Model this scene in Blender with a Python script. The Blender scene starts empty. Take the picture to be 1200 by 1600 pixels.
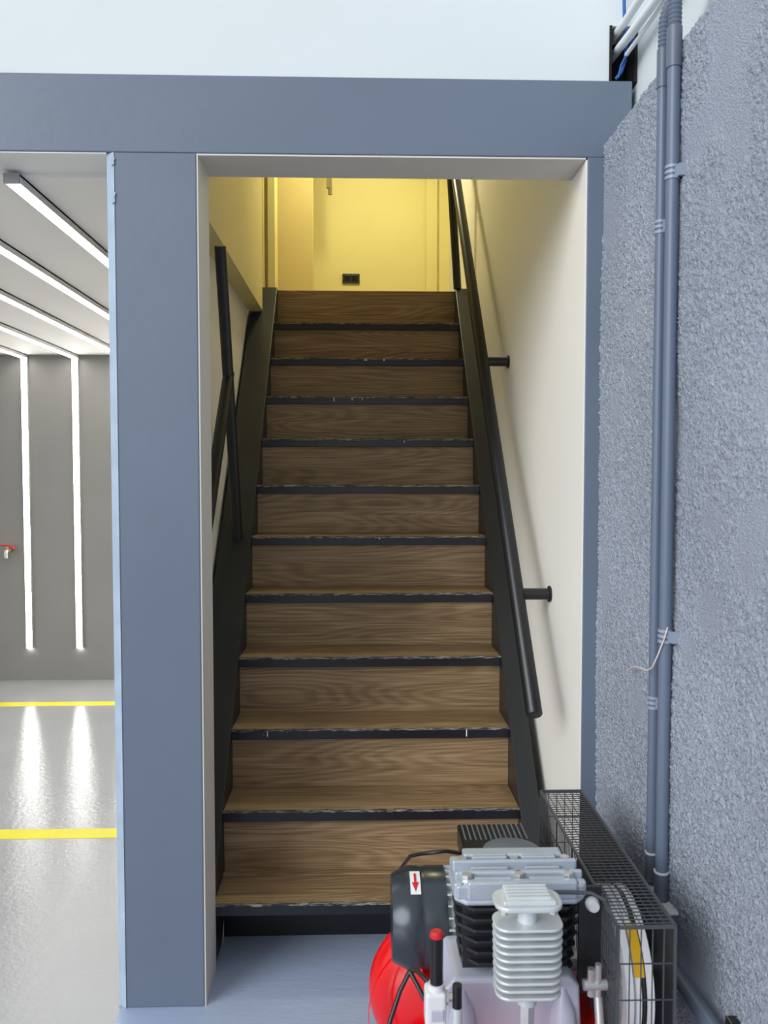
import bpy, math, random
import numpy as np
from mathutils import Vector, Matrix

random.seed(7)
rng = np.random.default_rng(11)
S = bpy.context.scene
C = S.collection
PI = math.pi

# ------------------------------------------------------------------ camera
cam_d = bpy.data.cameras.new('camera')
cam = bpy.data.objects.new('camera', cam_d)
C.objects.link(cam)
F_PX = 1300.0
cam_d.sensor_fit = 'VERTICAL'
cam_d.sensor_height = 36.0
cam_d.lens = 36.0 * F_PX / 1600.0
cam_d.clip_start = 0.05
cam.location = (0, 0, 1.485)
cam.rotation_euler = (PI / 2 - math.atan(60 / F_PX), 0, -math.atan(38 / F_PX))
cam_d.dof.use_dof = True
cam_d.dof.focus_distance = 2.7
cam_d.dof.aperture_fstop = 6.3
S.camera = cam

# ------------------------------------------------------------------ world (soft overcast daylight)
W = bpy.data.worlds.new('world')
S.world = W
W.use_nodes = True
bgn = W.node_tree.nodes['Background']
bgn.inputs[0].default_value = (0.955, 0.98, 1.0, 1)
bgn.inputs[1].default_value = 0.85
# soft high daylight from the open hall behind and left of the camera
sun_d = bpy.data.lights.new('daylight', 'SUN')
sun_d.energy = 2.05
sun_d.angle = math.radians(36)
sun_d.color = (0.97, 0.99, 1.0)
sun = bpy.data.objects.new('daylight', sun_d)
sun.location = (-3, -3, 5)
sun.rotation_euler = Vector((0.68, 0.70, -0.38)).to_track_quat('-Z', 'Y').to_euler()
C.objects.link(sun)

# ------------------------------------------------------------------ exposure
S.view_settings.view_transform = 'Standard'
S.view_settings.look = 'None'
S.view_settings.gamma = 1
S.view_settings.use_curve_mapping = False
S.view_settings.exposure = 0.0


# ------------------------------------------------------------------ helpers
def lin(r, g, b):
    def f(c):
        c /= 255.0
        return c / 12.92 if c <= 0.04045 else ((c + 0.055) / 1.055) ** 2.4
    return (f(r), f(g), f(b), 1.0)


class MB:
    """collects simple shapes in world coordinates and links them as one mesh object"""
    def __init__(self):
        self.v = []; self.f = []; self.m = []

    def add(self, vs, fs, mi=0):
        o = len(self.v)
        self.v += [tuple(p) for p in vs]
        for q in fs:
            self.f.append(tuple(o + i for i in q)); self.m.append(mi)
        return self

    def box(self, x0, x1, y0, y1, z0, z1, mi=0, M=None):
        vs = [Vector((x, y, z)) for z in (z0, z1) for y in (y0, y1) for x in (x0, x1)]
        if M: vs = [M @ p for p in vs]
        return self.add(vs, [(0, 2, 3, 1), (4, 5, 7, 6), (0, 1, 5, 4), (2, 6, 7, 3), (0, 4, 6, 2), (1, 3, 7, 5)], mi)

    def bar(self, p0, p1, w, h=None, mi=0):
        """square bar between two points"""
        h = w if h is None else h
        p0 = Vector(p0); p1 = Vector(p1); d = (p1 - p0).normalized()
        a = Vector((0, 0, 1)) if abs(d.z) < 0.9 else Vector((1, 0, 0))
        u = d.cross(a).normalized(); n = u.cross(d)
        vs = []
        for p in (p0, p1):
            for s, t in ((-1, -1), (1, -1), (1, 1), (-1, 1)):
                vs.append(p + u * s * w / 2 + n * t * h / 2)
        return self.add(vs, [(3, 2, 1, 0), (4, 5, 6, 7), (0, 1, 5, 4), (1, 2, 6, 5), (2, 3, 7, 6), (3, 0, 4, 7)], mi)

    def cyl(self, p0, p1, r0, r1=None, n=24, mi=0, caps=True):
        r1 = r0 if r1 is None else r1
        return self.lathe(p0, p1, [(0, r0), (1, r1)], n, mi, caps)

    def lathe(self, p0, p1, prof, n=24, mi=0, caps=True):
        """prof: list of (t along p0-p1 in 0..1, radius)"""
        p0 = Vector(p0); p1 = Vector(p1); L = p1 - p0; d = L.normalized()
        a = Vector((0, 0, 1)) if abs(d.z) < 0.9 else Vector((1, 0, 0))
        u = d.cross(a).normalized(); w = d.cross(u)
        vs = []
        for t, r in prof:
            for k in range(n):
                g = 2 * PI * k / n
                vs.append(p0 + L * t + (u * math.cos(g) + w * math.sin(g)) * r)
        fs = []
        for j in range(len(prof) - 1):
            for k in range(n):
                k2 = (k + 1) % n
                fs.append((j * n + k, j * n + k2, (j + 1) * n + k2, (j + 1) * n + k))
        if caps:
            fs.append(tuple(range(n))[::-1])
            fs.append(tuple((len(prof) - 1) * n + k for k in range(n)))
        return self.add(vs, fs, mi)

    def tube(self, pts, r, n=10, mi=0):
        """round tube along a polyline; r a number or a list"""
        pts = [Vector(p) for p in pts]
        rs = r if isinstance(r, (list, tuple)) else [r] * len(pts)
        vs = []; prev = None
        for i, p in enumerate(pts):
            d = (pts[min(i + 1, len(pts) - 1)] - pts[max(i - 1, 0)]).normalized()
            if prev is None:
                a = Vector((0, 0, 1)) if abs(d.z) < 0.9 else Vector((1, 0, 0))
                u = d.cross(a).normalized()
            else:
                u = (prev - d * prev.dot(d)).normalized()
            prev = u; w = d.cross(u)
            for k in range(n):
                g = 2 * PI * k / n
                vs.append(p + (u * math.cos(g) + w * math.sin(g)) * rs[i])
        fs = []
        for j in range(len(pts) - 1):
            for k in range(n):
                k2 = (k + 1) % n
                fs.append((j * n + k, j * n + k2, (j + 1) * n + k2, (j + 1) * n + k))
        fs.append(tuple(range(n))[::-1]); fs.append(tuple((len(pts) - 1) * n + k for k in range(n)))
        return self.add(vs, fs, mi)

    def prism(self, poly, a0, a1, axis='x', mi=0):
        """poly in the two other axes (x: (y,z); y: (x,z); z: (x,y)), extruded along axis"""
        def P(q, a):
            return {'x': (a, q[0], q[1]), 'y': (q[0], a, q[1]), 'z': (q[0], q[1], a)}[axis]
        n = len(poly)
        vs = [P(q, a0) for q in poly] + [P(q, a1) for q in poly]
        fs = [tuple(range(n)), tuple(range(2 * n - 1, n - 1, -1))]
        for k in range(n):
            k2 = (k + 1) % n
            fs.append((k, n + k, n + k2, k2))
        return self.add(vs, fs, mi)

    def build(self, name, mats, parent=None, smooth=False, bevel=0.0, bseg=2, fix=True):
        off = Vector((0, 0, 0))
        q = parent
        while q is not None:
            off += q.location; q = q.parent
        me = bpy.data.meshes.new(name)
        me.from_pydata([tuple(Vector(p) - off) for p in self.v], [], self.f)
        if not isinstance(mats, (list, tuple)): mats = [mats]
        for m in mats: me.materials.append(m)
        for p, mi in zip(me.polygons, self.m): p.material_index = mi
        if fix:
            import bmesh
            b = bmesh.new(); b.from_mesh(me)
            bmesh.ops.recalc_face_normals(b, faces=b.faces); b.to_mesh(me); b.free()
        if smooth:
            for p in me.polygons: p.use_smooth = True
            try:
                me.set_sharp_from_angle(angle=math.radians(38))
            except Exception:
                pass
        o = bpy.data.objects.new(name, me)
        C.objects.link(o)
        if parent is not None: o.parent = parent
        if bevel > 0:
            md = o.modifiers.new('bevel', 'BEVEL'); md.width = bevel; md.segments = bseg
            md.limit_method = 'ANGLE'; md.angle_limit = math.radians(40)
        return o


def tag(o, label, cat, group=None):
    o['label'] = label; o['category'] = cat
    if group: o['group'] = group
    return o


def thing(name, loc, label, cat, group=None):
    o = bpy.data.objects.new(name, None)
    o.empty_display_size = 0.1
    o.location = loc
    C.objects.link(o)
    return tag(o, label, cat, group)


def struct(o, label=None):
    o['kind'] = 'structure'
    if label: o['label'] = label
    return o


def stuff(o):
    o['kind'] = 'stuff'
    return o


def copy_part(src, parent, dloc):
    o = src.copy(); C.objects.link(o); o.parent = parent
    o.location = src.location + Vector(dloc)
    return o


# ------------------------------------------------------------------ materials
def new_mat(name):
    m = bpy.data.materials.new(name); m.use_nodes = True
    nt = m.node_tree
    return m, nt, nt.nodes['Principled BSDF']


def node(nt, t, **kw):
    n = nt.nodes.new(t)
    for k, v in kw.items(): setattr(n, k, v)
    return n


def plain(name, col, rough=0.5, metal=0.0, var=0.06, vscale=6.0, bump=0.0, bscale=60.0, rvar=0.0, spec=0.5, coat=0.0):
    m, nt, b = new_mat(name)
    L = nt.links.new
    tc = node(nt, 'ShaderNodeTexCoord')
    n1 = node(nt, 'ShaderNodeTexNoise'); n1.inputs['Scale'].default_value = vscale; n1.inputs['Detail'].default_value = 5
    L(tc.outputs['Object'], n1.inputs['Vector'])
    r = node(nt, 'ShaderNodeValToRGB')
    r.color_ramp.elements[0].position = 0.3; r.color_ramp.elements[1].position = 0.7
    r.color_ramp.elements[0].color = tuple(c * (1 - var) for c in col[:3]) + (1,)
    r.color_ramp.elements[1].color = tuple(min(1, c * (1 + var)) for c in col[:3]) + (1,)
    L(n1.outputs['Fac'], r.inputs['Fac']); L(r.outputs['Color'], b.inputs['Base Color'])
    b.inputs['Roughness'].default_value = rough
    b.inputs['Metallic'].default_value = metal
    b.inputs['Specular IOR Level'].default_value = spec
    b.inputs['Coat Weight'].default_value = coat
    if rvar:
        mr = node(nt, 'ShaderNodeMapRange')
        mr.inputs['To Min'].default_value = rough - rvar; mr.inputs['To Max'].default_value = rough + rvar
        L(n1.outputs['Fac'], mr.inputs['Value']); L(mr.outputs['Result'], b.inputs['Roughness'])
    if bump:
        n2 = node(nt, 'ShaderNodeTexNoise'); n2.inputs['Scale'].default_value = bscale; n2.inputs['Detail'].default_value = 4
        L(tc.outputs['Object'], n2.inputs['Vector'])
        bp = node(nt, 'ShaderNodeBump'); bp.inputs['Strength'].default_value = bump; bp.inputs['Distance'].default_value = 0.01
        L(n2.outputs['Fac'], bp.inputs['Height']); L(bp.outputs['Normal'], b.inputs['Normal'])
    return m


def emit(name, col, strength):
    m, nt, b = new_mat(name)
    b.inputs['Base Color'].default_value = (0.8, 0.8, 0.8, 1)
    b.inputs['Emission Color'].default_value = col
    b.inputs['Emission Strength'].default_value = strength
    return m


def wood_mat(name, c_dark, c_mid, c_light, ax=(1.0, 9.0, 9.0)):
    m, nt, b = new_mat(name)
    L = nt.links.new
    tc = node(nt, 'ShaderNodeTexCoord'); oi = node(nt, 'ShaderNodeObjectInfo')
    mul = node(nt, 'ShaderNodeVectorMath', operation='SCALE'); mul.inputs[0].default_value = (13.0, 5.0, 7.0)
    L(oi.outputs['Random'], mul.inputs['Scale'])
    add = node(nt, 'ShaderNodeVectorMath', operation='ADD')
    L(tc.outputs['Object'], add.inputs[0]); L(mul.outputs['Vector'], add.inputs[1])
    mp = node(nt, 'ShaderNodeMapping'); mp.inputs['Scale'].default_value = ax
    L(add.outputs['Vector'], mp.inputs['Vector'])
    # contour ("cathedral") grain
    n1 = node(nt, 'ShaderNodeTexNoise'); n1.inputs['Scale'].default_value = 0.8; n1.inputs['Detail'].default_value = 1.5; n1.inputs['Roughness'].default_value = 0.35
    L(mp.outputs['Vector'], n1.inputs['Vector'])
    m1 = node(nt, 'ShaderNodeMath', operation='MULTIPLY'); m1.inputs[1].default_value = 150
    L(n1.outputs['Fac'], m1.inputs[0])
    s1 = node(nt, 'ShaderNodeMath', operation='SINE'); L(m1.outputs[0], s1.inputs[0])
    # fine fibre
    mp2 = node(nt, 'ShaderNodeMapping'); mp2.inputs['Scale'].default_value = (ax[0] * 4, ax[1] * 26, ax[2] * 26)
    L(add.outputs['Vector'], mp2.inputs['Vector'])
    n2 = node(nt, 'ShaderNodeTexNoise'); n2.inputs['Scale'].default_value = 1.0; n2.inputs['Detail'].default_value = 6
    L(mp2.outputs['Vector'], n2.inputs['Vector'])
    # broad tone
    n3 = node(nt, 'ShaderNodeTexNoise'); n3.inputs['Scale'].default_value = 2.2; n3.inputs['Detail'].default_value = 3
    L(mp.outputs['Vector'], n3.inputs['Vector'])
    a = node(nt, 'ShaderNodeMath', operation='MULTIPLY_ADD'); a.inputs[1].default_value = 0.09
    L(s1.outputs[0], a.inputs[0]); L(n2.outputs['Fac'], a.inputs[2])
    a2 = node(nt, 'ShaderNodeMath', operation='MULTIPLY_ADD'); a2.inputs[1].default_value = 0.55
    L(n3.outputs['Fac'], a2.inputs[0]); L(a.outputs[0], a2.inputs[2])
    r = node(nt, 'ShaderNodeValToRGB')
    e = r.color_ramp.elements
    e[0].position = 0.50; e[0].color = c_dark
    e[1].position = 1.0; e[1].color = c_light
    md = e.new(0.77); md.color = c_mid
    L(a2.outputs[0], r.inputs['Fac'])
    L(r.outputs['Color'], b.inputs['Base Color'])
    b.inputs['Roughness'].default_value = 0.5
    bp = node(nt, 'ShaderNodeBump'); bp.inputs['Strength'].default_value = 0.12; bp.inputs['Distance'].default_value = 0.002
    L(a.outputs[0], bp.inputs['Height']); L(bp.outputs['Normal'], b.inputs['Normal'])
    return m


def chipped_mat(name, base, chip, scale, lo, hi, stretch=(1, 1, 1), rough=0.35):
    """black paint chipped through to pale primer in irregular flakes"""
    m, nt, b = new_mat(name)
    L = nt.links.new
    tc = node(nt, 'ShaderNodeTexCoord'); oi = node(nt, 'ShaderNodeObjectInfo')
    mul = node(nt, 'ShaderNodeVectorMath', operation='SCALE'); mul.inputs[0].default_value = (31.0, 3.0, 2.0)
    L(oi.outputs['Random'], mul.inputs['Scale'])
    add = node(nt, 'ShaderNodeVectorMath', operation='ADD')
    L(tc.outputs['Object'], add.inputs[0]); L(mul.outputs['Vector'], add.inputs[1])
    mp = node(nt, 'ShaderNodeMapping'); mp.inputs['Scale'].default_value = stretch
    L(add.outputs['Vector'], mp.inputs['Vector'])
    n1 = node(nt, 'ShaderNodeTexNoise'); n1.inputs['Scale'].default_value = scale; n1.inputs['Detail'].default_value = 6; n1.inputs['Roughness'].default_value = 0.65
    L(mp.outputs['Vector'], n1.inputs['Vector'])
    r = node(nt, 'ShaderNodeValToRGB')
    r.color_ramp.elements[0].position = lo; r.color_ramp.elements[0].color = base
    r.color_ramp.elements[1].position = hi; r.color_ramp.elements[1].color = chip
    L(n1.outputs['Fac'], r.inputs['Fac']); L(r.outputs['Color'], b.inputs['Base Color'])
    b.inputs['Roughness'].default_value = rough
    return m


M = {}
M['blue_wall'] = plain('blue_wall_paint', lin(103, 115, 133), 0.42, var=0.05, vscale=2.2, bump=0.05, bscale=40, rvar=0.06)
M['blue_rough'] = plain('rough_blue_render', lin(172, 181, 197), 0.24, var=0.10, vscale=2.0, bump=0.8, bscale=280, rvar=0.05)
M['blue_trim'] = plain('pale_blue_trim', lin(164, 182, 202), 0.4, var=0.10, vscale=14, bump=0.1, bscale=30)
M['white_wall'] = plain('white_wall_paint', lin(214, 221, 224), 0.7, var=0.012, vscale=3, bump=0.02, bscale=30)
M['cream_wall'] = plain('cream_wall_paint', lin(245, 243, 237), 0.6, var=0.02, vscale=2.5, bump=0.03, bscale=25)
M['reveal'] = plain('reveal_plaster', lin(214, 211, 204), 0.6, var=0.03, vscale=4, bump=0.05, bscale=20)
M['yellow_wall'] = plain('warm_landing_paint', lin(240, 228, 160), 0.6, var=0.03, vscale=2.0, bump=0.02)
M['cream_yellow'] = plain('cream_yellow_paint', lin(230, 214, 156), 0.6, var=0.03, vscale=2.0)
M['tan_panel'] = plain('tan_panel_paint', lin(222, 202, 140), 0.5, var=0.03, vscale=2.0)
M['grey_wall'] = plain('dark_grey_wall_paint', lin(140, 138, 135), 0.62, var=0.06, vscale=1.6, bump=0.05, bscale=18)
M['ceiling'] = plain('ceiling_paint', lin(240, 238, 234), 0.7, var=0.015, vscale=2)
M['black_steel'] = plain('black_steel_paint', lin(22, 24, 28), 0.34, var=0.12, vscale=5, rvar=0.06)
M['stringer'] = plain('charcoal_stringer_paint', lin(31, 34, 37), 0.40, var=0.10, vscale=4, rvar=0.06)
M['wood'] = wood_mat('stair_wood', lin(110, 89, 62), lin(140, 115, 83), lin(165, 140, 106))
M['nosing'] = chipped_mat('nosing_paint', lin(24, 27, 34), lin(186, 182, 172), 55, 0.70, 0.74)
M['nosing_top'] = chipped_mat('nosing_worn_edge', lin(26, 27, 31), lin(165, 156, 140), 60, 0.46, 0.60, (0.35, 6, 6), 0.5)
M['led'] = emit('led_diffuser', (1.0, 0.98, 0.94, 1), 17.0)
M['alu'] = plain('aluminium_housing', lin(150, 151, 155), 0.4, 0.3, var=0.02)
M['led_housing'] = plain('pale_led_housing', lin(214, 213, 210), 0.5, var=0.02)
M['yellow_line'] = plain('yellow_line_paint', lin(228, 216, 0), 0.5, var=0.05, vscale=8)
M['conduit'] = plain('grey_conduit', lin(100, 113, 134), 0.4, var=0.03, vscale=8)
M['clip'] = plain('pale_conduit_clip', lin(146, 157, 176), 0.4, var=0.03)
M['conduit_cuff'] = plain('grey_conduit_cuff', lin(94, 105, 124), 0.4, var=0.03)
M['white_pvc'] = plain('white_pvc', lin(226, 230, 232), 0.45, var=0.04, vscale=10)
M['black_hole'] = plain('black_slot', lin(14, 15, 18), 0.8, var=0.1)
M['blue_cable'] = plain('blue_cable', lin(24, 82, 158), 0.4, var=0.05)
M['pink_wire'] = plain('pinkish_wire', lin(222, 206, 200), 0.5, var=0.2, vscale=20)
M['socket'] = plain('dark_socket', lin(52, 52, 54), 0.4, var=0.05)
M['brass'] = plain('brass', lin(176, 150, 84), 0.35, 0.7, var=0.05)
M['rod_metal'] = plain('dull_bronze_paint', lin(128, 114, 74), 0.5, var=0.05)
M['red_paint'] = plain('glossy_red_paint', lin(226, 6, 14), 0.22, var=0.03, coat=0.3)
M['red_plastic'] = plain('red_plastic', lin(206, 30, 40), 0.4, var=0.05)
M['cast_alu'] = plain('cast_aluminium', lin(186, 196, 208), 0.42, 0.35, var=0.05, vscale=20, bump=0.08, bscale=200)
M['cast_light'] = plain('light_cast_aluminium', lin(212, 218, 220), 0.4, 0.25, var=0.05, vscale=20)
M['cast_violet'] = plain('crankcase_paint', lin(196, 198, 216), 0.4, 0.15, var=0.04)
M['iron'] = plain('black_cast_iron', lin(46, 48, 52), 0.42, 0.2, var=0.15, vscale=30)
M['black_plastic'] = plain('black_plastic', lin(22, 24, 28), 0.3, var=0.1)
M['fan_cover'] = plain('glossy_black_cover', lin(62, 68, 76), 0.25, 0.4, var=0.08)
M['grey_plastic'] = plain('grey_plastic', lin(104, 110, 118), 0.45, var=0.05)
M['white_metal'] = plain('white_metal', lin(224, 226, 230), 0.35, var=0.04)
M['zinc'] = plain('zinc_bolt', lin(205, 206, 206), 0.3, 0.6, var=0.08, vscale=40)
M['wire'] = plain('dark_guard_wire', lin(84, 88, 94), 0.4, 0.3, var=0.05)
M['guard_sheet'] = plain('dark_guard_sheet', lin(44, 46, 50), 0.45, 0.2, var=0.08)
M['yellow_label'] = plain('yellow_label', lin(214, 168, 18), 0.4, var=0.05)
M['rubber'] = plain('rubber', lin(26, 26, 28), 0.7, var=0.1)
M['sticker_white'] = plain('sticker_white', lin(236, 238, 240), 0.5, var=0.01)
M['sticker_red'] = plain('sticker_red', lin(206, 28, 44), 0.5, var=0.01)


def floor_mat(name, col, rough, bstr, scale, var=0.05, streak=(1, 1, 1), spec=0.5):
    m, nt, b = new_mat(name)
    L = nt.links.new
    tc = node(nt, 'ShaderNodeTexCoord')
    mp = node(nt, 'ShaderNodeMapping'); mp.inputs['Scale'].default_value = streak
    L(tc.outputs['Object'], mp.inputs['Vector'])
    n1 = node(nt, 'ShaderNodeTexNoise'); n1.inputs['Scale'].default_value = 1.6; n1.inputs['Detail'].default_value = 6
    L(mp.outputs['Vector'], n1.inputs['Vector'])
    r = node(nt, 'ShaderNodeValToRGB')
    r.color_ramp.elements[0].position = 0.3; r.color_ramp.elements[1].position = 0.7
    r.color_ramp.elements[0].color = tuple(c * (1 - var) for c in col[:3]) + (1,)
    r.color_ramp.elements[1].color = tuple(min(1, c * (1 + var)) for c in col[:3]) + (1,)
    L(n1.outputs['Fac'], r.inputs['Fac']); L(r.outputs['Color'], b.inputs['Base Color'])
    n2 = node(nt, 'ShaderNodeTexNoise'); n2.inputs['Scale'].default_value = scale; n2.inputs['Detail'].default_value = 5; n2.inputs['Roughness'].default_value = 0.6
    L(mp.outputs['Vector'], n2.inputs['Vector'])
    bp = node(nt, 'ShaderNodeBump'); bp.inputs['Strength'].default_value = bstr; bp.inputs['Distance'].default_value = 0.01
    L(n2.outputs['Fac'], bp.inputs['Height']); L(bp.outputs['Normal'], b.inputs['Normal'])
    b.inputs['Roughness'].default_value = rough
    b.inputs['Specular IOR Level'].default_value = spec
    return m


M['grey_floor'] = floor_mat('grey_epoxy_floor', lin(166, 167, 168), 0.13, 0.14, 45, 0.07)
M['blue_floor'] = floor_mat('blue_painted_floor', lin(168, 184, 212), 0.38, 0.12, 14, 0.07, (1, 3, 1))

# ------------------------------------------------------------------ measures (metres)
YW = 2.268          # face of the blue front wall
YB = 2.43           # its back
XL, XR = -0.430, 0.612      # stair opening
ZT = 2.337          # top of both openings
ZBEAM = 2.54        # top of the blue beam
ZC = 2.325          # ceiling of the grey room
ZUP = 4.3           # top of the hall walls
XPL = -0.652        # outer edge of the blue pillar
XT = 0.66           # face of the rough blue wall
YF = 6.0            # far wall of the grey room
TX0, TX1 = -0.437, 0.513    # stair treads
RISE, RUN, Y1 = 0.2052, 0.1872, 2.43
NST = 12
YLAND = Y1 + RUN * (NST - 1)
ZLAND = RISE * NST

# ------------------------------------------------------------------ structure
# floors
struct(MB().box(-6, XPL - 0.012, -6, YF, -0.1, 0.0).build('floor', M['grey_floor']), 'glossy pale grey epoxy floor of the room on the left')
struct(MB().box(XPL - 0.012, 0.9, -6, 4.6, -0.1, 0.0).build('floor', M['blue_floor']), 'blue-grey painted floor in front of the stairs')
# front wall: pillar, beam, upper white wall
struct(MB().box(XPL, XL - 0.004, YW, YB, 0, ZT).build('wall_front', M['blue_wall'], bevel=0.003), 'blue-grey painted pillar between the two openings')
struct(MB().box(-6, 0.735, YW, YB, ZT, ZBEAM).build('wall_front', M['blue_wall'], bevel=0.003), 'blue-grey painted beam above both openings')
ZS0, ZS1 = ZBEAM, 2.685
XS = 0.672
up = MB()
up.box(-6, XS, YW + 0.004, YB, ZBEAM, ZUP)
up.box(XS, 0.76, YW + 0.004, YB, ZS1, ZUP)
struct(up.build('wall_front', M['white_wall']), 'smooth white upper wall above the blue beam')
# strip of blue wall right of the stair opening
struct(MB().box(XR + 0.004, 0.74, YW, YB, 0, ZT).build('wall_front', M['blue_wall'], bevel=0.002), 'narrow blue-grey strip of wall right of the stair opening')
# reveals of the stair opening
struct(MB().box(XL - 0.005, XL, YW + 0.003, YB + 0.002, 0, ZT).build('trim_1', M['reveal']), 'off-white plaster reveal left of the stairs')
struct(MB().box(XL, XR, YW + 0.003, YB + 0.002, ZT - 0.005, ZT - 0.0005).build('trim_2', M['reveal']), 'off-white soffit over the stair opening')
# pale corner trim on the pillar edge, bent toward the grey room
tr = MB().prism([(XPL + 0.002, YW - 0.003), (XPL + 0.002, YW + 0.03), (XPL - 0.02, YW + 0.03), (XPL - 0.022, YW + 0.012)], 0, ZT, 'z')
struct(tr.build('trim_3', M['blue_trim'], bevel=0.002), 'pale blue corner strip along the pillar edge')
for (z, w, h) in ((2.20, 0.006, 0.03), (2.30, 0.005, 0.02)):
    fl = MB().prism([(XPL - 0.004, z), (XPL + w * 0.7, z + h * 0.25), (XPL + w * 0.4, z + h * 0.6), (XPL + w, z + h), (XPL - 0.004, z + h * 1.2)], YW - 0.0045, YW - 0.001, 'y')
    fl.build('paint_flake', M['blue_trim'], bpy.data.objects['trim_3'])

# stairwell right wall (white below, lit warm above)
struct(MB().box(XR, 0.9, YW + 0.004, 5.9, 0, ZT - 0.006).build('wall_right', M['cream_wall']), 'white plaster wall right of the stairs')
struct(MB().box(XR, 0.9, YB + 0.001, 5.9, ZT - 0.006, 4.0).build('wall_right', M['cream_wall']), 'upper part of the plaster wall right of the stairs')
# stairwell left wall: lower part set back under the floor slab, upper part proud
struct(MB().box(-0.66, -0.575, YB, YF, 0, ZC).build('wall_left', M['cream_wall']), 'lower plaster wall left of the stairs')
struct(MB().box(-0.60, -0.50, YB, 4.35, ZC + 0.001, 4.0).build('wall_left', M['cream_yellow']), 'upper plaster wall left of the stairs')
# landing
struct(MB().box(-2.6, XR, YLAND + 0.02, 5.9, ZC + 0.02, ZLAND).build('floor', M['wood']), 'upper landing floor at the top of the stairs')
struct(MB().box(-2.6, 0.9, 5.72, 5.9, ZLAND, 4.0).build('wall_back', M['yellow_wall']), 'warm yellow back wall of the landing')
struct(MB().box(-2.7, -2.6, YB, 5.9, ZLAND, 4.0).build('wall_left', M['yellow_wall']), 'far side wall of the landing')
struct(MB().box(-2.7, 0.9, YB, 5.9, 4.0, 4.1).build('ceiling', M['ceiling']), 'ceiling above the landing')
struct(MB().box(0.450, 0.527, 5.69, 5.72, ZLAND, 4.0).build('trim_4', M['yellow_wall'], bevel=0.004), 'pale upright pilaster strip on the landing wall')
struct(MB().box(-1.1, -0.287, 5.25, 5.31, ZLAND, 4.0).build('wall_side', M['tan_panel'], bevel=0.003), 'tan partition panel left on the landing')
tr = MB()
tr.box(-0.60, -0.560, 4.98, 5.04, ZLAND, 4.0); tr.box(-0.540, -0.495, 4.98, 5.04, ZLAND, 4.0); tr.box(-0.61, -0.49, 5.02, 5.08, ZLAND, 4.0)
struct(tr.build('trim_5', M['yellow_wall'], bevel=0.003), 'pale yellow door frame at the top left of the stairs')
# slab and grey room
struct(MB().box(-6, -0.575, YB, YF + 0.1, ZC, ZLAND - 0.004).build('ceiling', M['ceiling']), 'pale ceiling of the grey room with light lines')
struct(MB().box(-6, XPL - 0.02, YW + 0.004, YB, ZT - 0.003, ZT).build('ceiling', M['ceiling']), 'pale lining under the beam over the left opening')
struct(MB().box(-6, -0.575, YF, YF + 0.1, 0, ZC).build('wall_back', M['grey_wall']), 'dark grey far wall of the room on the left')
struct(MB().box(-6.1, -6, YW, YF + 0.1, -0.1, ZLAND).build('wall_left', M['grey_wall']), 'far left wall of the grey room')
struct(MB().box(-0.664, -0.661, YB + 0.001, YF, 0, ZC).build('wall_side', M['grey_wall']), 'right side wall of the grey room')

# rough rendered wall on the right: real relief
def vnoise(ny, nz, cell, r):
    """smooth value noise on an ny x nz grid, feature size in grid cells"""
    gy = int(ny / cell) + 4; gz = int(nz / cell) + 4
    g = r.random((gy, gz))
    y = np.arange(ny) / cell; z = np.arange(nz) / cell
    iy = y.astype(int); iz = z.astype(int)
    fy = y - iy; fz = z - iz
    fy = (fy * fy * (3 - 2 * fy))[:, None]; fz = (fz * fz * (3 - 2 * fz))[None, :]
    a = g[iy][:, iz]; b = g[iy + 1][:, iz]; c = g[iy][:, iz + 1]; d = g[iy + 1][:, iz + 1]
    return (a * (1 - fy) + b * fy) * (1 - fz) + (c * (1 - fy) + d * fy) * fz


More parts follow.
